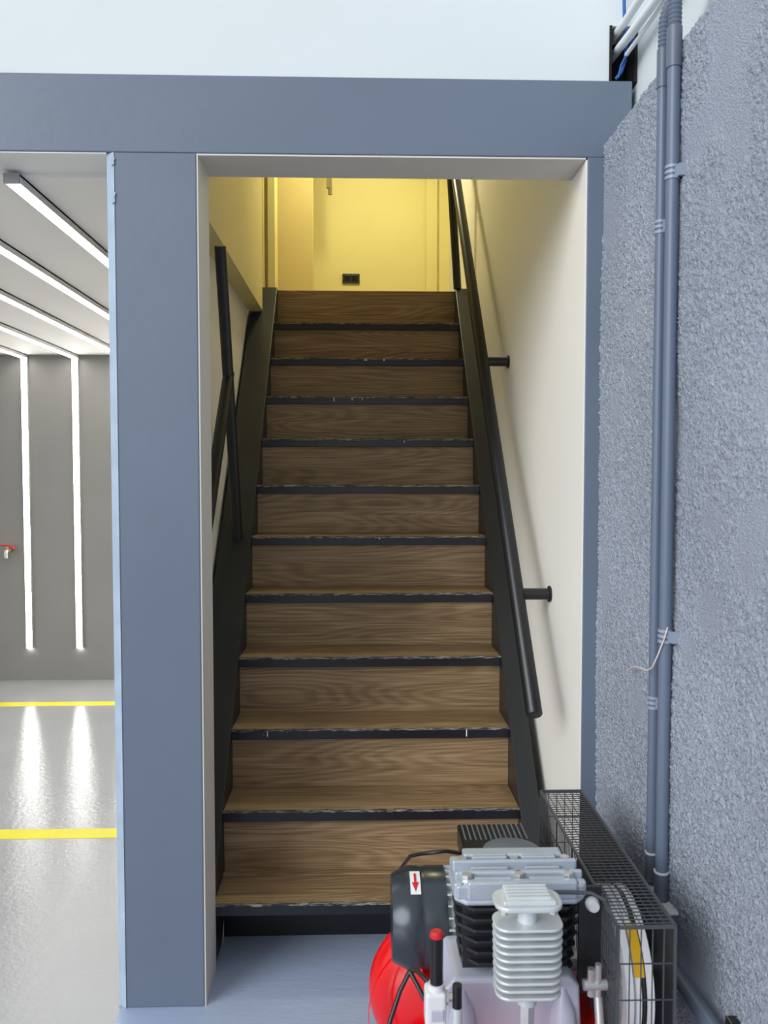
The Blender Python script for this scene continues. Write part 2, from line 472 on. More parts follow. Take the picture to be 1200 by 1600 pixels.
def rough_wall():
    y0, y1, z0, z1, st = 0.80, YW - 0.001, 0.0, 2.40, 0.0036
    ny = int((y1 - y0) / st); nz = int((z1 - z0) / st)
    ys = np.linspace(y0, y1, ny); zs = np.linspace(z0, z1, nz)
    h = 0.45 * rng.random((ny, nz)) + 0.4 * vnoise(ny, nz, 1.4, rng) + 0.15 * vnoise(ny, nz, 2.6, rng)
    h = np.clip((h - 0.40) * 2.6, 0, 1)
    patch = vnoise(ny, nz, 64, rng) * 0.6 + vnoise(ny, nz, 26, rng) * 0.4
    amp = 0.0058 * np.clip((0.76 - patch) / 0.14, 0.2, 1.0)
    wav = (vnoise(ny, nz, 86, rng) - 0.5) * 0.008
    d = h * amp + wav
    # rough chamfer along the top
    top = np.clip((zs - (z1 - 0.035)) / 0.035, 0, 1)[None, :] + 0.25 * (vnoise(ny, nz, 7, rng) - 0.5) * (zs > z1 - 0.06)[None, :]
    top = np.clip(top, 0, 1)
    X = XT - d + top * 0.045
    Z = np.repeat(zs[None, :], ny, 0) + top * 0.006 * (vnoise(ny, nz, 4, rng) - 0.5)
    Y = np.repeat(ys[:, None], nz, 1)
    co = np.stack([X, Y, Z], -1).reshape(-1, 3)
    idx = np.arange(ny * nz).reshape(ny, nz)
    q = np.stack([idx[:-1, :-1], idx[:-1, 1:], idx[1:, 1:], idx[1:, :-1]], -1).reshape(-1, 4)
    me = bpy.data.meshes.new('wall_right')
    me.vertices.add(len(co)); me.vertices.foreach_set('co', co.ravel().astype(np.float32))
    me.loops.add(q.size); me.loops.foreach_set('vertex_index', q.ravel().astype(np.int32))
    me.polygons.add(len(q)); me.polygons.foreach_set('loop_start', np.arange(0, q.size, 4, dtype=np.int32))
    me.update(calc_edges=True); me.validate()
    me.polygons.foreach_set('use_smooth', [True] * len(q))
    me.materials.append(M['blue_rough'])
    o = bpy.data.objects.new('wall_right', me); C.objects.link(o)
    struct(o, 'rough blue-grey rendered wall on the right')
    b = MB().box(XT + 0.022, 0.9, 0.80, YW - 0.001, 0, 2.395)
    b.box(XT, 0.9, -4, 0.80, 0, 2.395)
    b.build('backing', M['blue_rough'], o)
rough_wall()
struct(MB().box(0.75, 0.9, -4, YW + 0.2, 2.395, ZUP).build('wall_right', M['white_wall']), 'white upper wall above the rough blue wall')
sl = MB()
sl.box(XS + 0.001, 0.745, YW + 0.10, YW + 0.11, ZS0, ZS1)
sl.box(XS, XS + 0.006, YW, YW + 0.10, ZS0, ZS1)
sl.box(0.742, 0.749, YW + 0.005, YW + 0.10, ZS0, ZS1)
struct(sl.build('trim_6', M['black_hole']), 'black cable slot above the end of the beam')

# ------------------------------------------------------------------ staircase
st = thing('staircase', (TX0 + 0.475, Y1, 0), 'steep straight staircase with brown wood treads and black steel stringers', 'staircase')
tread = MB().box(TX0, TX1, Y1 + 0.004, Y1 + RUN + 0.034, RISE - 0.014, RISE - 0.0005).build('tread', M['wood'], st, bevel=0.0015, bseg=1)
nos = MB()
nos.box(TX0, TX1, Y1, Y1 + 0.004, RISE - 0.036, RISE - 0.006)
nos.box(TX0, TX1, Y1 + 0.004, Y1 + 0.03, RISE - 0.036, RISE - 0.0145)
nosing = nos.build('nosing', M['nosing'], st, bevel=0.001, bseg=1)
# worn upper edge: slightly wavy strip
nt_ = MB()
K = 96
xs = np.linspace(TX0, TX1, K)
vs = []
for i, x in enumerate(xs):
    a = random.uniform(-0.0015, 0.0012); c_ = random.uniform(-0.002, 0.003)
    vs += [(x, Y1 - 0.001 + a * 0.6, RISE - 0.007 + a), (x, Y1 - 0.0005 + a * 0.6, RISE + 0.0002 + a * 0.3), (x, Y1 + 0.006 + c_, RISE + 0.0003)]
fs = []
for i in range(K - 1):
    for j in (0, 1): fs.append((i * 3 + j, i * 3 + 3 + j, i * 3 + 4 + j, i * 3 + 1 + j))
nt_.add(vs, fs)
worn = nt_.build('worn_edge', M['nosing_top'], nosing, fix=False)
riser = MB().box(TX0, TX1, Y1 + RUN + 0.018, Y1 + RUN + 0.032, RISE - 0.0005, 2 * RISE - 0.016).build('riser', M['wood'], st, bevel=0.001, bseg=1)
for i in range(1, NST):
    d = (0, RUN * i, RISE * i)
    if i < NST - 1:
        copy_part(tread, st, d)
        n_ = copy_part(nosing, st, d)
        w_ = worn.copy(); C.objects.link(w_); w_.parent = n_; w_.location = worn.location
        if i < NST - 1: copy_part(riser, st, d)
# dark plate closing the gap below the first tread, dark underside
MB().box(TX0, TX1, Y1 + 0.19, Y1 + 0.20, 0.0, RISE - 0.015).build('toe_plate', M['black_steel'], st)
# narrow wood strip at the back of the first tread
MB().box(TX0, TX1, Y1 + RUN - 0.014, Y1 + RUN + 0.018, RISE - 0.0005, RISE + 0.004).build('tread_strip', M['wood'], st, bevel=0.001, bseg=1)
sl_ = RISE / RUN
def stringer(x0, x1, yb, ytop, mat):
    o1 = 0.012; o2 = -0.36
    def zz(y, o): return RISE + (y - Y1) * sl_ + o
    yt = YLAND + 0.02
    poly = [(yb, 0.0), (yb, max(0.02, zz(yb, o1))), ]
    ytop_ = Y1 + (ZLAND + 0.012 - RISE - o1) / sl_
    poly += [(ytop_, ZLAND + 0.012), (yt + 0.03, ZLAND + 0.012), (yt + 0.03, zz(yt + 0.03, o2))]
    yl = Y1 + (0 - RISE - o2) / sl_
    poly += [(yl, 0.0)]
    return MB().prism(poly, x0, x1, 'x').build('stringer', mat, st, bevel=0.0025)
stringer(TX0 - 0.125, TX0, 2.434, 0, M['stringer'])
stringer(TX1, TX1 + 0.066, 2.434, 0, M['stringer'])
# a few paint runs on the nosings
for (k, x, h, w) in ((3, 0.365, 0.026, 0.0035), (3, -0.315, 0.02, 0.003), (9, -0.12, 0.018, 0.004), (9, -0.035, 0.012, 0.003), (9, 0.012, 0.012, 0.003), (8, 0.2, 0.012, 0.003), (10, 0.03, 0.006, 0.014), (10, 0.12, 0.006, 0.01), (6, 0.08, 0.006, 0.004)):
    y = Y1 + RUN * (k - 1); z = RISE * k - 0.007
    nk = [o for o in st.children if o.name.startswith('nosing')][k - 1]
    q = MB().prism([(x - w / 2, z), (x - w / 2, z - h * 0.8), (x, z - h), (x + w / 2, z - h * 0.8), (x + w / 2, z)], y - 0.0012, y + 0.001, 'y')
    oo = q.build('paint_run', M['sticker_white'], st)
    wl = oo.matrix_world.copy()
    oo.parent = nk; oo.location = -Vector(nk.location)

# ------------------------------------------------------------------ handrails
def zrail(y): return 1.099 + (y - 2.641) * 1.0835
hr = thing('handrail', (0.502, 2.352, 0.80), 'black steel pipe handrail along the right stairwell wall', 'handrail')
RP = 0.024
bot = (0.502, 2.352, 0.790); top = (0.503, 4.62, zrail(4.62) + 0.03)
g = MB().lathe(bot, top, [(0.0, RP * 0.9), (0.001, RP), (1, RP)], 28)
g.build('rail', M['black_steel'], hr, smooth=True)
g = MB().lathe((0.502, 2.3515, 0.7893), (0.502, 2.353, 0.7909), [(0, RP * 0.62), (1, RP * 0.62)], 24); g.build('end_cap', M['black_plastic'], hr)
for yb_ in (2.641, 3.42):
    z = zrail(yb_)
    MB().cyl((0.505, yb_, z), (XR, yb_, z), 0.0185, n=24).build('bracket', M['black_steel'], hr, smooth=True)
    MB().cyl((XR - 0.006, yb_, z), (XR, yb_, z), 0.026, n=24).build('wall_flange', M['black_steel'], hr, smooth=True)
MB().cyl((0.526, 4.50, ZLAND + 0.012), (0.470, 4.50, 3.35), 0.0215, n=20).build('post', M['black_steel'], hr, smooth=True)

hl = thing('handrail', (-0.49, 3.35, 0.98), 'black steel handrail with leaning post on the left stringer', 'handrail')
MB().cyl((-0.49, 3.36, 1.215), (-0.49, 2.985, 2.285), 0.0205, n=24).build('post', M['black_steel'], hl, smooth=True)
MB().cyl((-0.49, 3.155, 1.86), (-0.49, 2.50, 1.86 - 0.655 * 1.12), 0.021, n=24).build('rail', M['black_steel'], hl, smooth=True)

# ------------------------------------------------------------------ landing details
sk = thing('wall_socket', (-0.057, 5.715, 2.775), 'dark rectangular socket plate on the yellow landing wall', 'socket')
MB().box(-0.115, 0.002, 5.705, 5.72, 2.775, 2.838).build('plate', M['socket'], sk, bevel=0.003)
MB().box(-0.10, -0.06, 5.702, 5.706, 2.787, 2.827).build('outlet', M['black_plastic'], sk, bevel=0.002)
MB().box(-0.053, -0.013, 5.702, 5.706, 2.787, 2.827).build('outlet', M['black_plastic'], sk, bevel=0.002)
hg = thing('hanging_rod', (-0.19, 5.4, 3.27), 'brass coloured rod fixture hanging above the landing', 'hanging fixture')
MB().box(-0.208, -0.190, 5.39, 5.41, 3.30, 4.0).build('rod', M['rod_metal'], hg, bevel=0.003)
MB().box(-0.188, -0.174, 5.39, 5.41, 3.30, 4.0).build('rod', M['rod_metal'], hg, bevel=0.003)
MB().cyl((-0.186, 5.4, 3.262), (-0.186, 5.4, 3.30), 0.012, n=16).build('tip', M['rod_metal'], hg, smooth=True)
lm = thing('ceiling_lamp', (0.0, 4.78, 4.0), 'warm round ceiling lamp above the landing', 'lamp')
MB().cyl((0.0, 4.78, 3.97), (0.0, 4.78, 4.0), 0.17, n=32).build('base', M['white_metal'], lm, smooth=True)
MB().lathe((0.0, 4.78, 3.90), (0.0, 4.78, 3.97), [(0, 0.05), (0.3, 0.11), (1, 0.16)], 32).build('shade', emit('warm_lamp_shade', (1.0, 0.87, 0.50, 1), 3.0), lm, smooth=True)
ld = bpy.data.lights.new('warm_lamp', 'AREA'); ld.shape = 'DISK'; ld.size = 0.3; ld.energy = 17; ld.color = (0.97, 0.89, 0.50)
lo = bpy.data.objects.new('warm_lamp', ld); lo.location = (0.0, 4.78, 3.89); C.objects.link(lo)

# ------------------------------------------------------------------ LED light lines in the grey room
labs = ['white LED ceiling line nearest the beam with its grey end cap showing', 'white LED ceiling line second from the beam', 'white LED ceiling line third from the beam, cut off by the pillar',
        'white LED line bending down the dark wall beside the pillar', 'white LED line bending down the dark wall beside the red tap']
for k, x in enumerate((-0.973, -1.306, -1.652, -2.010, -2.365)):
    t = thing('led_line_light', (x, YF, 0.235), labs[k], 'light', 'LED lines in the grey room')
    w = 0.021
    MB().box(x - w, x + w, 2.40, YF, ZC - 0.006, ZC).box(x - w, x - w + 0.002, 2.40, YF, ZC - 0.026, ZC).box(x + w - 0.002, x + w, 2.40, YF, ZC - 0.026, ZC).build('housing', M['led_housing'], t)
    MB().box(x - w + 0.002, x + w - 0.002, 2.403, YF - 0.004, ZC - 0.027, ZC - 0.006).build('diffuser', M['led'], t)
    MB().box(x - w - 0.001, x + w + 0.001, 2.396, 2.403, ZC - 0.029, ZC).build('end_cap', M['alu'], t)
    MB().box(x - w, x - w + 0.002, YF - 0.024, YF, 0.235, ZC - 0.027).box(x + w - 0.002, x + w, YF - 0.024, YF, 0.235, ZC - 0.027).build('wall_housing', M['led_housing'], t)
    MB().box(x - w + 0.002, x + w - 0.002, YF - 0.025, YF - 0.001, 0.237, ZC - 0.028).build('wall_diffuser', M['led'], t)

# yellow floor lines
for y, lab in ((5.365, 'yellow painted floor line nearer the dark far wall'), (3.406, 'yellow painted floor line nearer the pillar foot')):
    tag(MB().box(-6, -0.664, y - 0.045, y + 0.045, 0.0, 0.0015).build('floor_line', M['yellow_line']), lab, 'floor line', 'yellow floor lines')

# red lever tap on the far wall
tp = thing('wall_tap', (-2.49, YF, 0.945), 'small brass tap with red lever on the dark wall', 'tap')
MB().cyl((-2.49, YF, 0.945), (-2.49, YF - 0.06, 0.945), 0.014, n=16).cyl((-2.49, YF - 0.035, 0.945), (-2.49, YF - 0.06, 0.945), 0.022, n=16).build('valve_body', M['brass'], tp, smooth=True)
MB().tube([(-2.49, YF - 0.06, 0.945), (-2.49, YF - 0.085, 0.938), (-2.49, YF - 0.092, 0.915), (-2.49, YF - 0.092, 0.89)], 0.013, 12).build('spout', M['zinc'], tp, smooth=True)
MB().prism([(-2.58, 0.980), (-2.50, 0.982), (-2.455, 0.972), (-2.44, 0.955), (-2.45, 0.950), (-2.465, 0.964), (-2.50, 0.972), (-2.58, 0.972)], YF - 0.066, YF - 0.042, 'y').build('lever', M['red_plastic'], tp, bevel=0.002)
MB().cyl((-2.49, YF - 0.054, 0.955), (-2.49, YF - 0.054, 0.975), 0.008, n=12).build('stem', M['zinc'], tp)

# ------------------------------------------------------------------ conduits on the rough wall
def conduit(x, y, r, z0, z1, clips, label, lean):
    t = thing('conduit_pipe', (x, y, z0), label, 'pipe', 'grey conduits on the rough wall')
    MB().cyl((x, y, z0), (x, y, z1), r, n=24).build('pipe', M['conduit'], t, smooth=True)
    MB().lathe((x, y, z1 - 0.075), (x, y, z1 + 0.005), [(0, r * 1.17), (1, r * 1.17)], 24).build('coupling', M['conduit_cuff'], t, smooth=True)
    MB().lathe((x, y, z0), (x, y, z0 + 0.062), [(0, r * 1.16), (1, r * 1.16)], 24).build('coupling', M['conduit_cuff'], t, smooth=True)
    MB().cyl((x, y, z0 + 0.062), (x, y, z0 + 0.066), r * 1.2, n=24).build('coupling_ring', M['white_pvc'], t, smooth=True)
    for z in clips:
        m = MB()
        for dz in (-0.011, 0.0, 0.011):
            m.cyl((x, y, z + dz - 0.003), (x, y, z + dz + 0.003), r * 1.14, n=24)
        m.box(x, XT + 0.01, y - r * 1.1, y + r * 1.1, z - 0.012, z + 0.012)
        m.box(XT - 0.014, XT + 0.01, y - r * 1.9, y, z - 0.012, z + 0.012)
        m.build('clip', M['clip'], t, smooth=True)
    # corrugated hose on top
    n = 52; pts = []; rs = []
    for i in range(n):
        q_ = i / (n - 1) * 0.23                     # straight up, then a quarter bend into the white wall
        if q_ < 0.055:
            p_ = (x, y + lean * q_, z1 + q_)
        else:
            a_ = min(PI / 2, (q_ - 0.055) / 0.085); e_ = max(0, q_ - 0.055 - 0.085 * PI / 2)
            p_ = (x + 0.085 * (1 - math.cos(a_)) + e_, y + lean * q_, z1 + 0.055 + 0.085 * math.sin(a_))
        pts.append(p_); rs.append(r * (1.10 if i % 2 else 0.93))
    MB().tube(pts, rs, 14).build('corrugated_hose', M['conduit_cuff'], t, smooth=False)
    return t
conduit(0.643, 1.784, 0.0112, 0.585, 2.375, (2.01, 0.985), 'thinner grey conduit on the rough wall, nearer the stairs', -0.06)
conduit(0.641, 1.716, 0.0132, 0.575, 2.385, (2.10, 1.145), 'thicker grey conduit on the rough wall, nearer the camera', -0.01)
jb = thing('junction_box', (0.63, 1.71, 0.50), 'small grey junction box under the two conduits', 'box')
MB().box(0.602, 0.668, 1.662, 1.79, 0.505, 0.572).build('body', M['conduit'], jb, bevel=0.004)
MB().box(0.600, 0.667, 1.660, 1.792, 0.572, 0.578).build('lid', M['white_pvc'], jb, bevel=0.002)
pts = [(0.640, 1.70, 1.165), (0.632, 1.698, 1.14), (0.622, 1.71, 1.10), (0.620, 1.73, 1.075), (0.620, 1.76, 1.060), (0.622, 1.80, 1.056), (0.625, 1.86, 1.046), (0.628, 1.92, 1.022)]
tag(MB().tube(pts, 0.0016, 8).build('loose_wire', M['pink_wire'], smooth=True), 'thin pinkish loose wire curling from the thicker conduit', 'wire')
pp = thing('wall_pipe', (0.628, 1.36, 0.485), 'grey pipe running low along the rough wall behind the belt guard', 'pipe')
MB().cyl((0.630, 1.9, 0.478), (0.630, 1.30, 0.497), 0.0165, n=24).build('pipe', M['conduit'], pp, smooth=True)
MB().tube([(0.630, 1.40, 0.494), (0.630, 1.378, 0.494)], 0.0225, 20).build('clamp', M['black_plastic'], pp, smooth=True)
MB().box(0.640, 0.662, 1.376, 1.402, 0.50, 0.535).build('clamp_bolt', M['black_plastic'], pp, bevel=0.003)

# white conduits and blue cables under the upper right wall, going into the slot
for (pts, r, lab) in (([(0.698, 2.35, 2.682), (0.694, 2.2, 2.662), (0.694, 2.0, 2.65), (0.70, 1.5, 2.66), (0.71, 0.9, 2.67)], 0.0105, 'upper white plastic conduit entering the black slot'),
                      ([(0.698, 2.35, 2.634), (0.702, 2.2, 2.622), (0.710, 2.0, 2.613), (0.716, 1.5, 2.615), (0.72, 0.9, 2.62)], 0.0115, 'lower white plastic conduit entering the black slot'),
                      ([(0.712, 2.25, 2.60), (0.724, 2.1, 2.607), (0.732, 1.9, 2.612), (0.738, 1.4, 2.615), (0.74, 0.9, 2.62)], 0.0055, 'thinnest white conduit lying against the upper wall')):
    tag(MB().tube(pts, r, 18).build('white_conduit', M['white_pvc'], smooth=True), lab, 'pipe', 'white conduits under the upper wall')
pts = [(0.704, 2.25, 2.80), (0.701, 2.245, 2.76), (0.701, 2.24, 2.72), (0.706, 2.25, 2.66), (0.715, 2.262, 2.63), (0.712, 2.262, 2.59), (0.702, 2.262, 2.56), (0.69, 2.27, 2.545)]
tag(MB().tube(pts, 0.0045, 10).build('blue_cable', M['blue_cable'], smooth=True), 'blue cable hanging out of the black slot', 'cable')
tag(MB().tube([(0.694, 2.262, 2.545), (0.700, 2.258, 2.575), (0.712, 2.25, 2.60), (0.722, 2.22, 2.63)], 0.003, 8).build('blue_cable', M['blue_cable'], smooth=True), 'second thinner blue cable at the foot of the slot', 'cable')

# ------------------------------------------------------------------ air compressor
ac = thing('air_compressor', (0.235, 1.55, 0.0), 'red tank air compressor with finned pump and wire belt guard', 'compressor')
TXC, TZC, TR = 0.225, 0.236, 0.205
prof = []
for i in range(9):
    a = i / 8 * PI / 2
    prof.append((0.115 * (1 - math.sin(a)), TR * (1 - (1 - math.sin(a)) ** 2) ** 0.5 if i else 0.002))
prof = sorted(prof)
y0_, y1_ = 1.02, 1.97
Lt = y1_ - y0_
dome = [(t / 1.0, r) for t, r in prof]
full = [(t, r) for t, r in dome] + [(1 - t, r) for t, r in reversed(dome)]
tank = MB().lathe((TXC, y0_, TZC), (TXC, y1_, TZC), full, 56).build('tank', M['red_paint'], ac, smooth=True)
for yy in (y0_ + 0.115 * Lt, y1_ - 0.115 * Lt):
    MB().lathe((TXC, yy - 0.006, TZC), (TXC, yy + 0.006, TZC), [(0, TR), (0.5, TR + 0.0025), (1, TR)], 56, caps=False).build('weld_seam', M['red_paint'], tank, smooth=True)
for sx in (-1, 1):
    for yy in (1.16, 1.80):
        MB().prism([(TXC + sx * 0.10, 0.02), (TXC + sx * 0.16, 0.02), (TXC + sx * 0.15, 0.13), (TXC + sx * 0.10, 0.08)], yy - 0.03, yy + 0.03, 'y').build('foot', M['red_paint'], tank, bevel=0.003)
        MB().cyl((TXC + sx * 0.13, yy, 0), (TXC + sx * 0.13, yy, 0.022), 0.03, n=20).build('rubber_foot', M['rubber'], tank, smooth=True)
# saddle plate carrying pump and motor
MB().prism([(0.13, 0.40), (0.13, 0.448), (0.46, 0.448), (0.46, 0.40), (0.452, 0.40), (0.452, 0.441), (0.138, 0.441), (0.138, 0.40)], 1.40, 1.86, 'y').build('saddle_plate', M['red_paint'], ac)
# crankcase
PX0, PX1 = 0.150, 0.405
ck = MB()
ck.prism([(PX0, 0.449), (PX0 + 0.004, 0.548), (PX0 + 0.02, 0.568), (PX1 - 0.02, 0.568), (PX1 - 0.004, 0.548), (PX1, 0.449)], 1.465, 1.615, 'y')
crank = ck.build('crankcase', M['cast_violet'], ac, bevel=0.008, bseg=3)
for x in (PX0 + 0.035, PX1 - 0.035):
    MB().lathe((x, 1.468, 0.449), (x, 1.468, 0.55), [(0, 0.030), (0.6, 0.022), (1, 0.004)], 20).build('rib', M['cast_violet'], crank, smooth=True)
PUMP = set(ac.children)
# finned cylinder block
core = MB().box(PX0 + 0.03, PX1 - 0.03, 1.50, 1.59, 0.568, 0.715).build('cylinder_block', M['iron'], ac)
def octa(x0, x1, y0, y1, c):
    return [(x0 + c, y0), (x1 - c, y0), (x1, y0 + c), (x1, y1 - c), (x1 - c, y1), (x0 + c, y1), (x0, y1 - c), (x0, y0 + c)]
for k in range(7):
    z = 0.574 + k * 0.0212
    e = 0.012 * (1 - k / 6)
    MB().prism(octa(0.166 + e, 0.402 - e, 1.478 + e * 0.5, 1.606 - e * 0.5, 0.03), z, z + 0.006, 'z').build('cylinder_fin', M['iron'], ac, bevel=0.0015, bseg=1)
# head
hd = MB()
hd.prism(octa(0.163, 0.405, 1.474, 1.610, 0.02), 0.714, 0.724, 'z')
hd.box(0.166, 0.402, 1.482, 1.604, 0.722, 0.748)
head = hd.build('cylinder_head', M['cast_alu'], ac, bevel=0.004)
MB().box(0.186, 0.388, 1.476, 1.492, 0.723, 0.757).build('front_cover', M['cast_alu'], head, bevel=0.004)
MB().box(0.166, 0.404, 1.506, 1.516, 0.745, 0.762).build('head_ridge', M['cast_alu'], head, bevel=0.003)
for y in (1.492, 1.520, 1.533):
    for xa, xb in ((0.200, 0.270), (0.302, 0.368)):
        MB().box(xa, xb, y, y + 0.007, 0.745, 0.757).build('head_ridge', M['cast_alu'], head, bevel=0.002)
MB().box(0.166, 0.404, 1.546, 1.556, 0.745, 0.764).build('head_ridge', M['cast_alu'], head, bevel=0.003)
MB().box(0.190, 0.382, 1.572, 1.602, 0.745, 0.765).build('rear_cover', M['cast_alu'], head, bevel=0.004)
for xa, xb in ((0.205, 0.272), (0.300, 0.366)):
    for y in (1.561, 1.571):
        MB().box(xa, xb, y - 0.003, y + 0.004, 0.745, 0.766).build('head_ridge', M['cast_alu'], head, bevel=0.002)
for (x, y) in ((0.187, 1.500), (0.284, 1.503), (0.376, 1.502), (0.187, 1.566), (0.286, 1.566), (0.385, 1.566)):
    MB().cyl((x, y, 0.745), (x, y, 0.762), 0.0095, n=6).cyl((x, y, 0.745), (x, y, 0.751), 0.013, n=20).build('head_bolt', M['zinc'], head)
for x in (0.170, 0.398):
    MB().box(x - 0.008, x + 0.008, 1.484, 1.50, 0.724, 0.752).build('lug', M['cast_alu'], head, bevel=0.004)
# finned intercooler standing in front of the block
CX = 0.277; CY = 1.388
def stadium(cx, cy, hx, hy, r, n=6):
    p = []
    for (sx, sy, a0) in ((1, 1, 0), (-1, 1, 90), (-1, -1, 180), (1, -1, 270)):
        for i in range(n + 1):
            a = math.radians(a0 + 90 * i / n)
            p.append((cx + sx * (hx - r) + r * math.cos(a), cy + sy * (hy - r) + r * math.sin(a)))
    return p
cool = MB().cyl((CX, CY, 0.590), (CX, CY, 0.766), 0.017, n=24).build('cooler_tube', M['cast_light'], ac, smooth=True)
for k in range(10):
    z = 0.612 + k * 0.0131
    MB().prism(stadium(CX, CY, 0.059 - 0.0003 * (9 - k), 0.034, 0.024), z, z + 0.0052, 'z').build('cooler_fin', M['cast_light'], ac, bevel=0.0018, bseg=2)
cap = MB().prism(stadium(CX, CY + 0.004, 0.058, 0.036, 0.026), 0.763, 0.771, 'z').prism([(CX - 0.045, CY - 0.024), (CX + 0.045, CY - 0.024), (CX + 0.038, CY + 0.034), (CX - 0.038, CY + 0.034)], 0.771, 0.779, 'z').build('cooler_cap', M['cast_light'], ac, bevel=0.002)
for k in range(5):
    y = CY - 0.016 + k * 0.0105
    MB().box(CX - 0.038, CX + 0.038, y, y + 0.004, 0.778, 0.783).build('cap_rib', M['cast_light'], cap, bevel=0.001, bseg=1)
for x in (CX - 0.042, CX + 0.042):
    MB().cyl((x, CY - 0.012, 0.753), (x, CY - 0.012, 0.764), 0.008, n=6).build('cap_bolt', M['zinc'], cap)
MB().cyl((CX, CY, 0.555), (CX, CY, 0.592), 0.014, n=6).cyl((CX, CY, 0.48), (CX, CY, 0.558), 0.0105, n=20).build('drain_valve', M['zinc'], ac, smooth=True)
MB().tube([(CX, CY + 0.01, 0.765), (CX, 1.44, 0.742), (CX, 1.48, 0.735)], 0.016, 14).build('cooler_pipe', M['cast_alu'], ac, smooth=True)
for o_ in set(ac.children) - PUMP:
    o_.location += Vector((0.010, 0.0, -0.016))
# motor
MY, MZ = 1.715, 0.550
mot = MB().cyl((0.175, MY, MZ), (0.43, MY, MZ), 0.084, n=40).build('motor_body', M['cast_light'], ac, smooth=True)
for k in range(28):
    a = 2 * PI * k / 28
    ca, sa = math.cos(a), math.sin(a)
    m_ = MB().bar((0.178, MY + ca * 0.092, MZ + sa * 0.092), (0.40, MY + ca * 0.092, MZ + sa * 0.092), 0.003, 0.003)
    rot = Matrix.Translation((0, MY, MZ)) @ Matrix.Rotation(a, 4, 'X') @ Matrix.Translation((0, -MY, -MZ))
    MB().box(0.178, 0.40, MY + 0.080, MY + 0.099, MZ - 0.0018, MZ + 0.0018, M=rot).build('motor_fin', M['cast_light'], mot)
FR = 0.100
fan = MB().lathe((0.066, MY, MZ), (0.177, MY, MZ), [(0.0, 0.052), (0.0, FR * 0.84), (0.06, FR * 0.88), (0.30, FR), (0.50, FR), (0.54, FR * 0.985), (0.60, FR * 0.985), (0.64, FR), (1.0, FR)], 48).build('fan_cover', M['fan_cover'], ac, smooth=True)
# white sticker with red arrow on the cover, wrapped on the curve
def on_drum(x, a, dr=0.0):
    return (x, MY - math.sin(a) * (FR + dr), MZ + math.cos(a) * (FR + dr))
def drum_patch(x0, x1, a0, a1, dr, n=8):
    vs = []; fs = []
    for i in range(n + 1):
        a = a0 + (a1 - a0) * i / n
        vs += [on_drum(x0, a, dr), on_drum(x1, a, dr)]
    for i in range(n): fs.append((2 * i, 2 * i + 1, 2 * i + 3, 2 * i + 2))
    return vs, fs
s_ = MB(); s_.add(*drum_patch(0.103, 0.124, math.radians(4), math.radians(38), 0.001)); s_.add(*drum_patch(0.111, 0.116, math.radians(9), math.radians(26), 0.002), 1)
s_.add([on_drum(0.106, math.radians(23), 0.002), on_drum(0.121, math.radians(23), 0.002), on_drum(0.1135, math.radians(35), 0.002)], [(0, 1, 2)], 1)
s_.build('arrow_sticker', [M['sticker_white'], M['sticker_red']], fan, fix=False)
tb = MB().box(0.226, 0.378, 1.76, 1.90, 0.620, 0.668).build('terminal_box', M['black_plastic'], ac, bevel=0.004)
for k in range(13):
    x = 0.234 + k * 0.0115
    MB().box(x, x + 0.003, 1.815, 1.897, 0.667, 0.6705).build('box_rib', M['grey_plastic'], tb)
MB().lathe((0.318, 1.70, 0.62), (0.318, 1.70, 0.708), [(0, 0.068), (0.7, 0.068), (0.88, 0.060), (1, 0.03)], 32).build('air_filter', M['grey_plastic'], ac, smooth=True)
MB().cyl((0.305, 1.64, 0.70), (0.305, 1.62, 0.72), 0.012, n=16).build('filter_neck', M['zinc'], ac, smooth=True)
MB().tube([(0.228, 1.765, 0.662), (0.21, 1.752, 0.668), (0.185, 1.745, 0.676), (0.160, 1.745, 0.674), (0.135, 1.76, 0.664), (0.11, 1.79, 0.645), (0.09, 1.84, 0.59)], 0.004, 10).build('motor_cable', M['black_plastic'], ac, smooth=True)
# pressure valve group on the left
VX, VY = 0.130, 1.38
MB().cyl((VX, VY, 0.612), (VX, VY, 0.700), 0.0112, n=24).build('valve_handle', M['black_plastic'], ac, smooth=True)
MB().lathe((VX, VY, 0.697), (VX, VY, 0.707), [(0, 0.0118), (0.6, 0.0115), (1, 0.008)], 24).build('red_knob', M['red_plastic'], ac, smooth=True)
vb = MB().box(0.110, 0.146, 1.362, 1.402, 0.545, 0.606).build('valve_body', M['white_metal'], ac, bevel=0.006, bseg=3)
MB().cyl((VX, VY, 0.600), (VX, VY, 0.616), 0.014, n=20).build('collar', M['white_metal'], vb, smooth=True)
MB().box(0.119, 0.141, 1.3595, 1.363, 0.560, 0.580).build('plate', M['cast_violet'], vb, bevel=0.002)
MB().cyl((0.140, VY, 0.590), (0.170, VY, 0.590), 0.007, n=16).cyl((0.146, VY, 0.590), (0.150, VY, 0.590), 0.012, n=6).build('connector', M['zinc'], vb, smooth=True)
MB().cyl((VX, VY, 0.42), (VX, VY, 0.55), 0.011, n=20).build('riser_pipe', M['zinc'], ac, smooth=True)
MB().cyl((0.1645, 1.37, 0.578), (0.1645, 1.37, 0.618), 0.0082, n=20).build('valve_handle', M['black_plastic'], ac, smooth=True)
MB().cyl((0.1645, 1.37, 0.42), (0.1645, 1.37, 0.579), 0.0088, n=20).build('silver_tube', M['cast_light'], ac, smooth=True)
MB().tube([(0.122, 1.41, 0.595), (0.10, 1.43, 0.607), (0.088, 1.44, 0.60), (0.07, 1.43, 0.57), (0.052, 1.41, 0.53), (0.035, 1.39, 0.48), (0.022, 1.37, 0.42), (0.012, 1.35, 0.34)], 0.0042, 10).build('hose', M['black_plastic'], ac, smooth=True)
